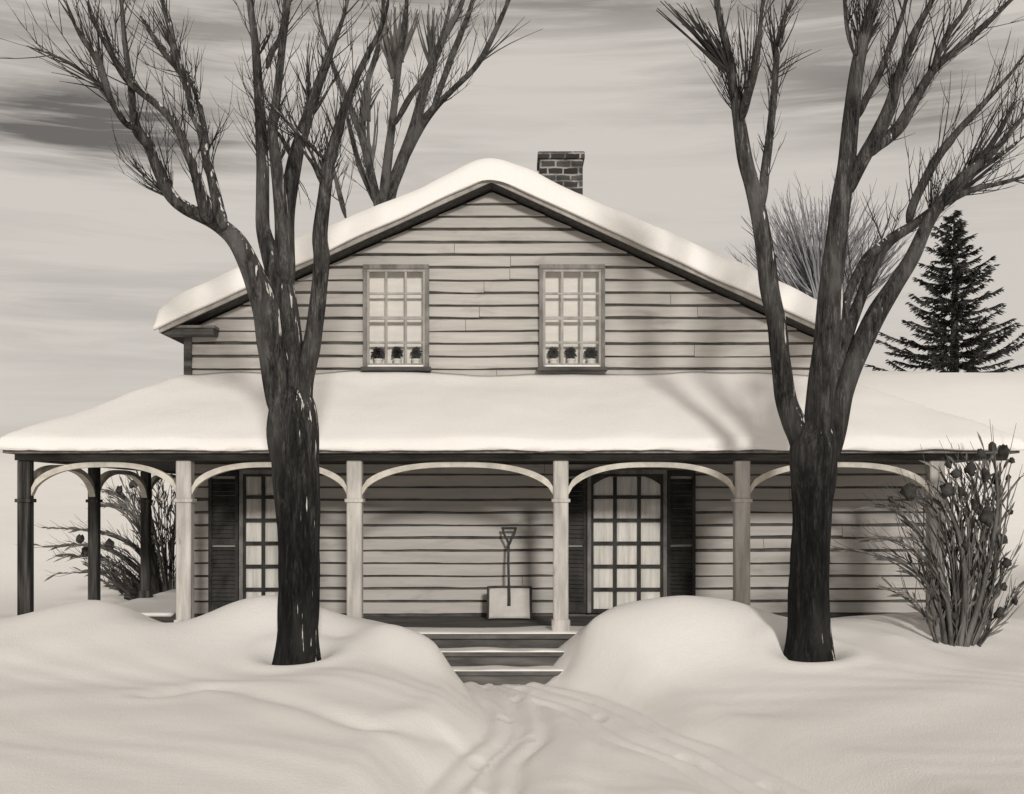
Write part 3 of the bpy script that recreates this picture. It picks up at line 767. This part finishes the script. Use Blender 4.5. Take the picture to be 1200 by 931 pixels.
build_tree('maple_tree', 'large bare maple left of the porch steps with limb bending far left', 'tree', (350, 772), 12.0, L_trunk, L_limbs, L_fans, M['bark'], M['branch'], M['twig'], rng, 'bare maples in front of the house', every=.085, tw=(.22, .85))
R_trunk = [(948, 776, 30), (948, 758, 26.5), (948, 732, 24), (948, 690, 23), (950, 640, 22), (952, 595, 23), (953, 555, 27), (952, 525, 27), (954, 500, 18), (955, 475, 5)]
R_limbs = [
 ([(948, 548, 18), (940, 515, 18), (929, 492, 16), (920, 464, 14), (915, 422, 13), (911, 382, 13), (903, 342, 13.5), (897, 300, 13), (891, 262, 12), (882, 220, 11), (873, 185, 10.5), (866, 140, 9), (861, 105, 8), (855, 69, 7), (845, 28, 5), (840, 0, 4), (836, -40, 2)], 0, .2),
 ([(957, 545, 18), (957, 505, 18), (963, 450, 18), (969, 400, 18), (973, 350, 17), (979, 290, 15), (986, 235, 14), (993, 190, 13), (998, 134, 11.5), (1005, 77, 10), (1018, 22, 8), (1026, -10, 6), (1035, -50, 3)], 0, -.4),
 ([(962, 550, 17), (974, 515, 16), (988, 460, 14), (1005, 415, 13.5), (1025, 372, 13), (1048, 335, 11.5), (1070, 300, 10.5), (1086, 264, 9), (1105, 234, 8), (1124, 211, 7.5), (1160, 182, 5.5), (1184, 155, 4), (1205, 130, 2)], 0, .5),
 ([(893, 245, 7), (896, 205, 6.5), (902, 160, 5.5), (907, 110, 5), (910, 70, 4.5), (915, 34, 4), (927, 5, 3), (935, -20, 2)], .05, .8),
 ([(868, 145, 6), (876, 112, 6), (884, 85, 5), (889, 50, 4), (892, 20, 3), (894, -10, 2)], .1, -.5),
 ([(989, 232, 9), (1000, 208, 10), (1014, 182, 10), (1031, 152, 10), (1044, 122, 9), (1055, 84, 7), (1070, 42, 5.5), (1090, 6, 4), (1105, -25, 2)], -.2, -.7),
 ([(1014, 184, 7), (1026, 172, 8), (1040, 162, 8), (1056, 146, 8), (1073, 115, 7), (1096, 80, 6), (1124, 56, 5), (1160, 24, 4), (1185, 0, 2.5), (1210, -20, 1.5)], -.25, .3),
 ([(1093, 83, 4), (1102, 58, 4), (1112, 38, 4), (1131, 12, 3), (1140, -10, 2)], 0, -.3),
 ([(1003, 140, 6), (1014, 118, 5), (1028, 92, 5), (1042, 58, 4.5), (1056, 22, 3.5), (1064, -10, 2)], -.2, .2),
 ([(962, 490, 11), (976, 445, 11), (986, 412, 10), (997, 380, 9), (1010, 345, 8), (1022, 315, 8.5), (1040, 285, 8.5), (1070, 264, 7), (1100, 242, 6), (1138, 223, 4.5), (1180, 213, 3), (1205, 205, 1.5)], .05, .9),
 ([(1064, 262, 6), (1070, 240, 6), (1082, 215, 6), (1099, 184, 6), (1123, 153, 5), (1154, 120, 4), (1183, 88, 2.5), (1200, 65, 1.5)], .6, .2),
 ([(985, 400, 6), (993, 350, 6), (1014, 305, 7), (1030, 290, 6), (1042, 278, 4)], -.1, .5),
 ([(1108, 236, 5), (1140, 200, 5), (1168, 160, 4), (1190, 118, 2.5)], .4, 1.0),
 ([(1100, 242, 4), (1140, 205, 4), (1178, 178, 3), (1200, 160, 1.5)], .7, 1.0),
 ([(1000, 62, 3), (993, 35, 3), (990, 5, 2.5), (988, -20, 2)], -.3, -.1),
]
R_fans = [(852, 82, [(770, 10), (778, 6), (786, 4), (796, 4), (806, 6), (816, 14), (826, 22), (800, 25), (812, 35)], .1, 2.0, 2, 5),
          (846, 76, [(800, 20), (812, 20), (822, 30), (790, 14)], .2, 1.6, 2, 6),
          (875, 100, [(868, 10), (874, 8), (880, 12), (886, 6)], -.1, 1.2, 2, 4),
          (909, 70, [(896, 6), (902, 4), (908, 8), (918, 4), (924, 10), (932, 8)], .6, 1.5, 2, 5),
          (908, 90, [(940, 62), (950, 58), (962, 60), (935, 75)], .6, 1.2, 1, 4),
          (1006, 75, [(994, 4), (998, 20), (1040, 4), (1048, 8)], -.3, 1.2, 2, 4),
          (1090, 85, [(1130, 4), (1140, 10), (1150, 4), (1160, 12), (1120, 8), (1112, 4)], .1, 1.3, 2, 6),
          (1060, 80, [(1080, 4), (1088, 10), (1096, 4)], -.5, 1.2, 2, 5),
          (1130, 205, [(1190, 100), (1188, 120), (1190, 140), (1186, 160), (1180, 110)], .7, 1.4, 2, 6),
          (1110, 238, [(1190, 170), (1188, 190), (1192, 200), (1180, 180)], .8, 1.4, 2, 5),
          (910, 300, [(880, 240), (872, 255), (866, 262)], .3, .9, 1, 4)]
build_tree('maple_tree', 'large bare maple with three spreading limbs in front of the right porch', 'tree', (948, 764), 12.0, R_trunk, R_limbs, R_fans, M['bark'], M['branch'], M['twig'], rng, 'bare maples in front of the house', every=.085, tw=(.22, .85))

# tree behind the roof
def gbase(px, D):
    p = at(px, HY, D); return gz(p.x, p.y)
D = 30; zb = gbase(446, D); pyb = HY-(zb-CAMZ)*F/D
B_trunk = [(446, pyb, 13), (447, 420, 11), (449, 320, 10.5), (450, 260, 10), (450, 228, 8)]
B_limbs = [
 ([(448, 262, 6), (440, 228, 6), (428, 175, 5), (412, 130, 4.5), (398, 98, 4), (388, 70, 3), (376, 30, 2), (370, -10, 1)], 0, 2),
 ([(449, 258, 7), (451, 222, 6.5), (456, 175, 6), (461, 133, 5), (465, 98, 5), (468, 68, 5), (475, 22, 4), (478, -20, 2)], 0, -2),
 ([(452, 255, 8), (459, 222, 8), (470, 192, 8), (483, 155, 7), (500, 98, 6), (517, 52, 5), (538, 12, 4), (548, -20, 2)], 0, 1),
 ([(464, 208, 6), (489, 155, 6), (510, 126, 5), (530, 106, 4), (556, 80, 4), (574, 50, 4), (594, 6, 3), (604, -20, 2)], .5, -2.5),
 ([(506, 130, 4), (518, 98, 4), (528, 70, 5), (541, 38, 4), (552, 8, 3.5), (560, -25, 2)], -.7, 2),
 ([(464, 145, 4), (478, 118, 4), (492, 98, 4), (505, 75, 4), (522, 30, 3), (530, -10, 2)], -.8, 3),
 ([(428, 175, 4), (424, 140, 4), (430, 100, 4), (442, 60, 4), (448, 25, 3), (450, -20, 2)], 1, 3),
 ([(444, 245, 5), (430, 215, 4), (420, 190, 4), (410, 150, 3), (404, 120, 2)], .2, 3),
 ([(405, 255, 3), (400, 235, 3.5), (394, 212, 3), (386, 180, 2), (380, 150, 1)], -2, 0),
]
B_fans = [(462, 90, [(440, 10), (446, 14), (452, 8), (458, 16), (464, 8)], 0, 2.4, 3, 5),
          (470, 70, [(466, 10), (474, 8), (482, 10), (488, 14)], -1, 2.2, 3, 5),
          (507, 80, [(490, 10), (498, 8), (506, 10), (514, 14), (500, 30)], 2, 2.2, 3, 5),
          (430, 140, [(420, 90), (436, 80), (444, 95), (410, 85)], 1, 2, 3, 8),
          (434, 203, [(420, 120), (426, 130), (432, 110), (440, 120)], 1, 1.8, 3, 6),
          (556, 80, [(610, 20), (620, 30), (600, 40), (640, 30)], -1, 1.2, 1, 6)]
build_tree('bare_tree', 'tall bare tree rising behind the snowy gable roof left of the ridge', 'tree', (446, pyb), D, B_trunk, B_limbs, B_fans, M['backbark'], M['backbark'], M['backtwig'], rng, every=.16, rmax_px=6, tw=(.3, .9), scale=1.7, sub=3, thick=1.3)

# small round-crowned twiggy tree behind the right eave
D = 27; p = at(962, HY, D); zb = gz(p.x, p.y)
tr = empty('young_tree', (p.x, p.y, zb), 'small blue grey twiggy tree seen between limbs behind the right roof slope', 'tree')
b = MB(); zt = at(958, 345, D).z
b.tube([(p.x, p.y, zb-.3), (p.x+.03, p.y, (zb+zt)/2), (p.x, p.y, zt)], [.11, .09, .07], 10, .08); b.obj('trunk', M['backtwig'], tr, True)
b = MB(); r2 = random.Random(11)
for i in range(300):
    a = r2.uniform(-1.25, 1.25); rr = r2.uniform(.55, 1.0); ph = r2.uniform(-1, 1)
    L = rr*(2.75-.35*abs(a)); tip = Vector((math.sin(a)*L*.92, ph*1.1*math.cos(a*.5), math.cos(a)*L*.93))
    st_ = Vector((0, 0, -r2.uniform(.0, .7))); pts = []
    for k in range(7):
        t = k/6; q = st_.lerp(tip, t); q.z += .22*math.sin(t*math.pi)*(-1 if abs(a) > .6 else .3)*abs(a); q.x += .08*nz(i, t*3)
        pts.append(Vector((p.x, p.y, zt))+q)
    b.tube(pts, [.024*(1-.8*k/6)+.004 for k in range(7)], 4, cap=False)
    for s in range(5):
        k = r2.randint(3, 6); d = (pts[k]-pts[k-1]).normalized()+Vector((r2.uniform(-.6, .6), r2.uniform(-.5, .5), r2.uniform(0, .5)))
        b.tube([pts[k], pts[k]+d.normalized()*r2.uniform(.15, .4)], [.007, .003], 3, cap=False)
b.obj('crown', M['bluetwig'], tr)['kind'] = 'stuff'

# spruce
D = 30; p = at(1118, HY, D); zb = gz(p.x, p.y); ztop = at(1118, 250, D).z; H = ztop-zb
tr = empty('spruce_tree', (p.x, p.y, zb), 'dark spruce standing alone on the snowy rise at right', 'tree')
b = MB(); b.tube([(p.x, p.y, zb-.3), (p.x+.02, p.y, zb+H*.5), (p.x, p.y, ztop)], [.13, .08, .015], 10, .1); b.obj('trunk', M['dark'], tr, True)
b = MB(); r3 = random.Random(5)
z = .05
while z < H-.05:
    t = z/H
    R = 2.05*(1-t)**.95+.05+.16*nz(z*3.1)
    nb = int(5+6*(1-t))
    a0 = r3.uniform(0, 6.28)
    for k in range(nb):
        a = a0+6.283*k/nb+r3.uniform(-.25, .25); L = R*r3.uniform(.6, 1.12)
        if r3.random() < .08: L *= .5
        d = Vector((math.cos(a), math.sin(a), 0)); pts = []; joff = r3.uniform(-.1, .1); rise = r3.uniform(.15, .5)
        for j in range(8):
            s = j/7; pts.append(Vector((p.x, p.y, zb+z+joff))+d*L*s+Vector((0, 0, L*(-.12*s+rise*s*s)+ .12*t*s)))
        b.tube(pts, [.02*(1-.8*j/7) for j in range(8)], 4, cap=False)
        nn = int(95*L)+12
        for q in range(nn):
            s = r3.uniform(.1, 1); i = min(int(s*7), 6); c = pts[i].lerp(pts[i+1], s*7-i)
            side = Vector((-d.y, d.x, 0))*r3.choice((-1, 1))
            ln = r3.uniform(.10, .24)*(1.15-.5*s)+.03
            dirn = (d*r3.uniform(.3, 1)+side*r3.uniform(.1, .9)+Vector((0, 0, r3.uniform(-.55, .22)))).normalized()
            w = dirn.cross(Vector((r3.uniform(-1, 1), r3.uniform(-1, 1), r3.uniform(-1, 1))))
            if w.length < .1: continue
            w = w.normalized()*r3.uniform(.009, .017)
            b.add([c-w, c+w, c+dirn*ln*.6+w*1.3, c+dirn*ln, c+dirn*ln*.6-w*1.3], [(0, 1, 2, 3, 4)])
    z += .31*(1-.5*t)+r3.uniform(-.02, .02)
b.obj('crown', M['needle'], tr)['kind'] = 'stuff'

# ---------------------------------------------------------------- shrubs
def blob(b, c, r, rng):
    rows, cols = 6, 9; vs = []; sx_ = rng.uniform(.8, 1.15); sz_ = rng.uniform(.85, 1.3); o = rng.random()*9
    for i in range(rows+1):
        th = math.pi*i/rows
        for j in range(cols):
            a = 2*math.pi*j/cols; n = Vector((math.sin(th)*math.cos(a)*sx_, math.sin(th)*math.sin(a)*.9, math.cos(th)*sz_))
            vs.append(c+n*r*(1+.7*nz(n.x*2.3+o, n.y*2.3, n.z*2.3)))
    fs = [(i*cols+j, (i+1)*cols+j, (i+1)*cols+(j+1) % cols, i*cols+(j+1) % cols) for i in range(rows) for j in range(cols)]
    b.add(vs, fs)
def shrub(name, label, basepx, D, stems, heads, rng, stemr=1.0, leaves=1.0, tmat='stem', reps=4):
    pb = at(basepx[0], basepx[1], D); pb.z = gz(pb.x, pb.y)
    root = empty(name, pb, label, 'shrub'); sb = MB(); lb = MB()
    for (pts, r0, lf) in stems:
        dd = rng.uniform(-.5, .5)
        P = spline([(x, y, 0) for x, y in pts], 6); n = len(P)
        W3 = [at(q[0], q[1], D+dd*i/n) for i, q in enumerate(P)]
        W3[0].z = min(W3[0].z, pb.z)-.1
        for rep in range(reps):
            o = Vector((rng.uniform(-.09, .09), rng.uniform(-.16, .16), 0)); sc = rng.uniform(.8, 1.02); n2 = max(4, int(n*sc))
            sw = rng.uniform(-.45, .4)
            Q = [w+o*(.3+i/n)+Vector((sw*(i/n)**2, 0, 0)) for i, w in enumerate(W3[:n2])]
            sb.tube(Q, [r0*(1.1-.8*i/n2)*(.75 if rep == 0 else .36)*stemr*D/F for i in range(n2)], 6, .15, rep)
            for i in range(3, n2):
                if rng.random() < lf*leaves*.75:
                    d = (Q[i]-Q[i-1]).normalized(); d = (d+Vector((rng.uniform(-.5, .5), rng.uniform(-.5, .5), rng.uniform(-.3, .4)))).normalized()
                    leaf(lb, Q[i], d, rng.uniform(.12, .34), rng.uniform(.008, .02), rng)
                if rng.random() < .4:
                    d = (Q[i]-Q[i-1]).normalized(); d = (d+Vector((rng.uniform(-.7, .7), rng.uniform(-.5, .5), rng.uniform(-.2, .5)))).normalized()
                    L = rng.uniform(.12, .5); sb.tube([Q[i], Q[i]+d*L*.5, Q[i]+(d+Vector((0, 0, .2)))*L], [.006, .004, .002], 4, cap=False)
    for hx, hy, hr in heads:
        c = at(hx, hy, D+rng.uniform(-.25, .25)); hb = MB(); blob(hb, c, hr*D/F, rng); hb.obj('seed_head', M['seed'], root, True)
        # stalk joining the head to the shrub
        c2 = at(hx+(basepx[0]-hx)*.25+rng.uniform(-5, 5), hy+(basepx[1]-hy)*.25, D); c3 = at(hx+(basepx[0]-hx)*.6, hy+(basepx[1]-hy)*.55, D)
        c4 = Vector((pb.x+rng.uniform(-.1, .1), pb.y+rng.uniform(-.1, .1), pb.z-.05))
        sb.tube([tuple(q[:3]) for q in cat([c, c2, c3, c4], 5)], [.005+.006*i/15 for i in range(16)], 5, cap=False)
    sb.obj('stems', M[tmat], root, True)['kind'] = 'stuff'; lb.obj('leaves', M['leaf'], root)['kind'] = 'stuff'
    return root
r4 = random.Random(21)
st_r = [([(1098, 758), (1085, 722), (1068, 700), (1055, 688)], 3, .9), ([(1108, 758), (1100, 710), (1082, 678), (1050, 655), (1005, 642)], 4, .9),
        ([(1112, 758), (1106, 700), (1090, 660), (1055, 632), (1000, 636)], 4, .9), ([(1114, 758), (1110, 690), (1094, 640), (1062, 600), (1015, 592)], 4, .7),
        ([(1118, 760), (1118, 690), (1108, 630), (1085, 590), (1050, 585)], 4, .6), ([(1122, 760), (1126, 690), (1122, 640), (1110, 600), (1092, 574)], 5, .8),
        ([(1124, 760), (1132, 690), (1130, 630), (1120, 590), (1100, 560)], 5, .9), ([(1128, 760), (1140, 690), (1142, 630), (1135, 580), (1122, 540)], 5, .9),
        ([(1130, 760), (1148, 700), (1158, 640), (1160, 590), (1150, 540)], 5, .9), ([(1134, 760), (1155, 705), (1170, 640), (1178, 580), (1176, 530)], 5, .9),
        ([(1138, 760), (1160, 715), (1180, 670), (1195, 640)], 4, .6), ([(1144, 760), (1160, 735), (1172, 710), (1180, 690)], 3, .5), ([(1126, 760), (1128, 700), (1140, 640), (1150, 590), (1168, 545)], 4, .8)]
hd = [(1110, 575, 7), (1126, 578, 5), (1066, 577, 9), (1155, 558, 6), (1168, 563, 6), (1182, 560, 4), (1157, 606, 8), (1174, 633, 6), (1176, 688, 5), (1172, 720, 6), (1118, 722, 6),
      (1120, 556, 5), (1138, 550, 6), (1150, 532, 6), (1163, 524, 5), (1176, 528, 7), (1186, 540, 4), (1142, 592, 5), (1112, 545, 4), (1044, 586, 4), (1184, 600, 4), (1180, 660, 5), (1190, 705, 4), (1132, 640, 4)]
shrub('withered_shrub', 'tall withered shrub with dark seed heads beside the right porch corner', (1122, 760), 13.0, st_r, hd, r4, leaves=.9)
st_l = [([(188, 712), (160, 680), (120, 655), (60, 652)], 3, .6), ([(188, 712), (165, 670), (120, 640), (45, 642)], 3, .6), ([(190, 712), (168, 650), (130, 625), (70, 618)], 2.5, .4),
        ([(192, 712), (172, 640), (145, 600), (110, 590)], 3, .8), ([(193, 712), (175, 640), (155, 590), (125, 572)], 3, .8), ([(196, 712), (182, 650), (172, 600), (160, 565)], 3, .9),
        ([(198, 712), (192, 650), (188, 600), (180, 565)], 3, .8), ([(200, 712), (200, 650), (202, 600), (206, 560)], 3, .8), ([(186, 712), (160, 700), (140, 680), (118, 660)], 3, .8), ([(190, 712), (150, 690), (130, 672), (90, 672)], 2.5, .5),
        ([(184, 714), (165, 700), (150, 690), (140, 680)], 4, .9), ([(200, 712), (212, 650), (220, 600), (222, 570)], 3, .8)]
hl = [(128, 640, 6), (94, 632, 5), (156, 568, 5), (154, 696, 8), (146, 690, 6), (100, 646, 5), (140, 575, 4), (165, 702, 6)]
shrub('withered_bush', 'low withered bush spreading sideways behind the dark left porch posts', (190, 712), 20.5, st_l, hl, r4, leaves=1.2, stemr=.85, reps=8)

# ---------------------------------------------------------------- light, sky, camera
EL, AZM = math.radians(17.3), math.radians(-10)
to_sun = Vector((-math.sin(AZM)*math.cos(EL), -math.cos(AZM)*math.cos(EL), math.sin(EL)))
sun = bpy.data.lights.new('sun', 'SUN'); sun.energy = 2.2; sun.angle = math.radians(6); sun.color = (1, .965, .92)
so = bpy.data.objects.new('sun', sun); COL.objects.link(so); so.rotation_euler = to_sun.to_track_quat('Z', 'Y').to_euler(); so.location = to_sun*60

w = bpy.data.worlds.new('World'); S.world = w; w.use_nodes = True
nt = w.node_tree; bg = nt.nodes['Background']; bg.inputs[1].default_value = .1
sky = N(nt, 'ShaderNodeTexSky', sky_type='NISHITA'); sky.sun_disc = False; sky.sun_elevation = EL; sky.sun_rotation = math.pi+AZM
hs = N(nt, 'ShaderNodeHueSaturation'); hs.inputs['Saturation'].default_value = .1
nt.links.new(sky.outputs[0], hs.inputs['Color'])
tc = N(nt, 'ShaderNodeTexCoord')
def wnoise(scale, detail, rough=.55, dist=0):
    mp = N(nt, 'ShaderNodeMapping'); mp.inputs['Scale'].default_value = scale
    nt.links.new(tc.outputs['Generated'], mp.inputs[0]); n = N(nt, 'ShaderNodeTexNoise'); n.inputs['Scale'].default_value = 1
    n.inputs['Detail'].default_value = detail; n.inputs['Roughness'].default_value = rough; n.inputs['Distortion'].default_value = dist
    nt.links.new(mp.outputs[0], n.inputs['Vector']); return n.outputs[0]
streak = wnoise((3.6, 3.6, 46), 7, .66, .6)
fine_ = wnoise((7, 7, 170), 3, .5)
broad = wnoise((2.2, 2.2, 9), 4, .5)
def bankmask(px, py, wx, wz):                         # a cloud bank at a fixed direction of the sky
    d = Vector(((px-CX)/F, 1, (HY-py)/F)).normalized()
    mp = N(nt, 'ShaderNodeVectorMath', operation='SUBTRACT'); mp.inputs[1].default_value = d
    nt.links.new(tc.outputs['Generated'], mp.inputs[0])
    m2 = N(nt, 'ShaderNodeVectorMath', operation='MULTIPLY'); m2.inputs[1].default_value = (1/wx, 1/wx, 1/wz); nt.links.new(mp.outputs[0], m2.inputs[0])
    ln = N(nt, 'ShaderNodeVectorMath', operation='LENGTH'); nt.links.new(m2.outputs[0], ln.inputs[0])
    return math_(nt, 'SUBTRACT', 1.0, math_(nt, 'SMOOTH_MIN', ln.outputs['Value'], 1.0), True)
tot = 0.0
for a in ((110, 150, .12, .036, 1.5), (230, 165, .26, .045, .6), (600, -8, .9, .04, .9), (150, 40, .3, .05, .7), (1010, 100, .2, .04, .55), (1090, 140, .12, .03, .5), (880, 60, .2, .05, .3), (100, 340, .2, .07, .25), (1100, 50, .15, .06, .3)):
    m = math_(nt, 'MULTIPLY', bankmask(*a[:4]), a[4]); tot = math_(nt, 'ADD', tot, m)
st2 = math_(nt, 'ADD', math_(nt, 'MULTIPLY', streak, 1.0), math_(nt, 'MULTIPLY', fine_, .5))
cl = math_(nt, 'MULTIPLY', tot, math_(nt, 'SUBTRACT', math_(nt, 'MULTIPLY', st2, 2.6), 1.15, True))
base_c = math_(nt, 'MULTIPLY', math_(nt, 'SUBTRACT', broad, .5), .55)
st_c = math_(nt, 'MULTIPLY', math_(nt, 'SUBTRACT', streak, .5), .5)
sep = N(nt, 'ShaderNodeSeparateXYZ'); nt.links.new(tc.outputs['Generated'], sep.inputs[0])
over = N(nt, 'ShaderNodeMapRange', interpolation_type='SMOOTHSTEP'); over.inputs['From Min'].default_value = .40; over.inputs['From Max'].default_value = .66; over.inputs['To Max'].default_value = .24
nt.links.new(sep.outputs[2], over.inputs['Value'])      # darker cloud added above the view to cut the ambient light
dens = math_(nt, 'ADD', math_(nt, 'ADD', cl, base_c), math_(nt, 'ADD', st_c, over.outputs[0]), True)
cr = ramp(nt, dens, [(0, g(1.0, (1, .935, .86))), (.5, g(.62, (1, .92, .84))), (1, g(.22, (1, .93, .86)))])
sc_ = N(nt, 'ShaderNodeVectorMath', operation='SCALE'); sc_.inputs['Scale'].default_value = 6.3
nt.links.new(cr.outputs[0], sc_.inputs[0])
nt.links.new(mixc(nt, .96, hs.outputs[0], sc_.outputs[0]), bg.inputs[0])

cam = bpy.data.cameras.new('camera'); co = bpy.data.objects.new('camera', cam); COL.objects.link(co)
co.location = (0, CAMY, CAMZ); co.rotation_euler = (math.pi/2, 0, 0)
cam.sensor_width = 36; cam.lens = 36*F/1200; cam.shift_y = (HY-465.5)/1200; cam.clip_end = 2000; cam.clip_start = .05
S.camera = co
S.view_settings.view_transform = 'Standard'; S.view_settings.look = 'None'; S.view_settings.gamma = 1; S.view_settings.exposure = 0
S.view_settings.use_curve_mapping = False
S.cycles.max_bounces = 6; S.cycles.diffuse_bounces = 4; S.cycles.transparent_max_bounces = 8
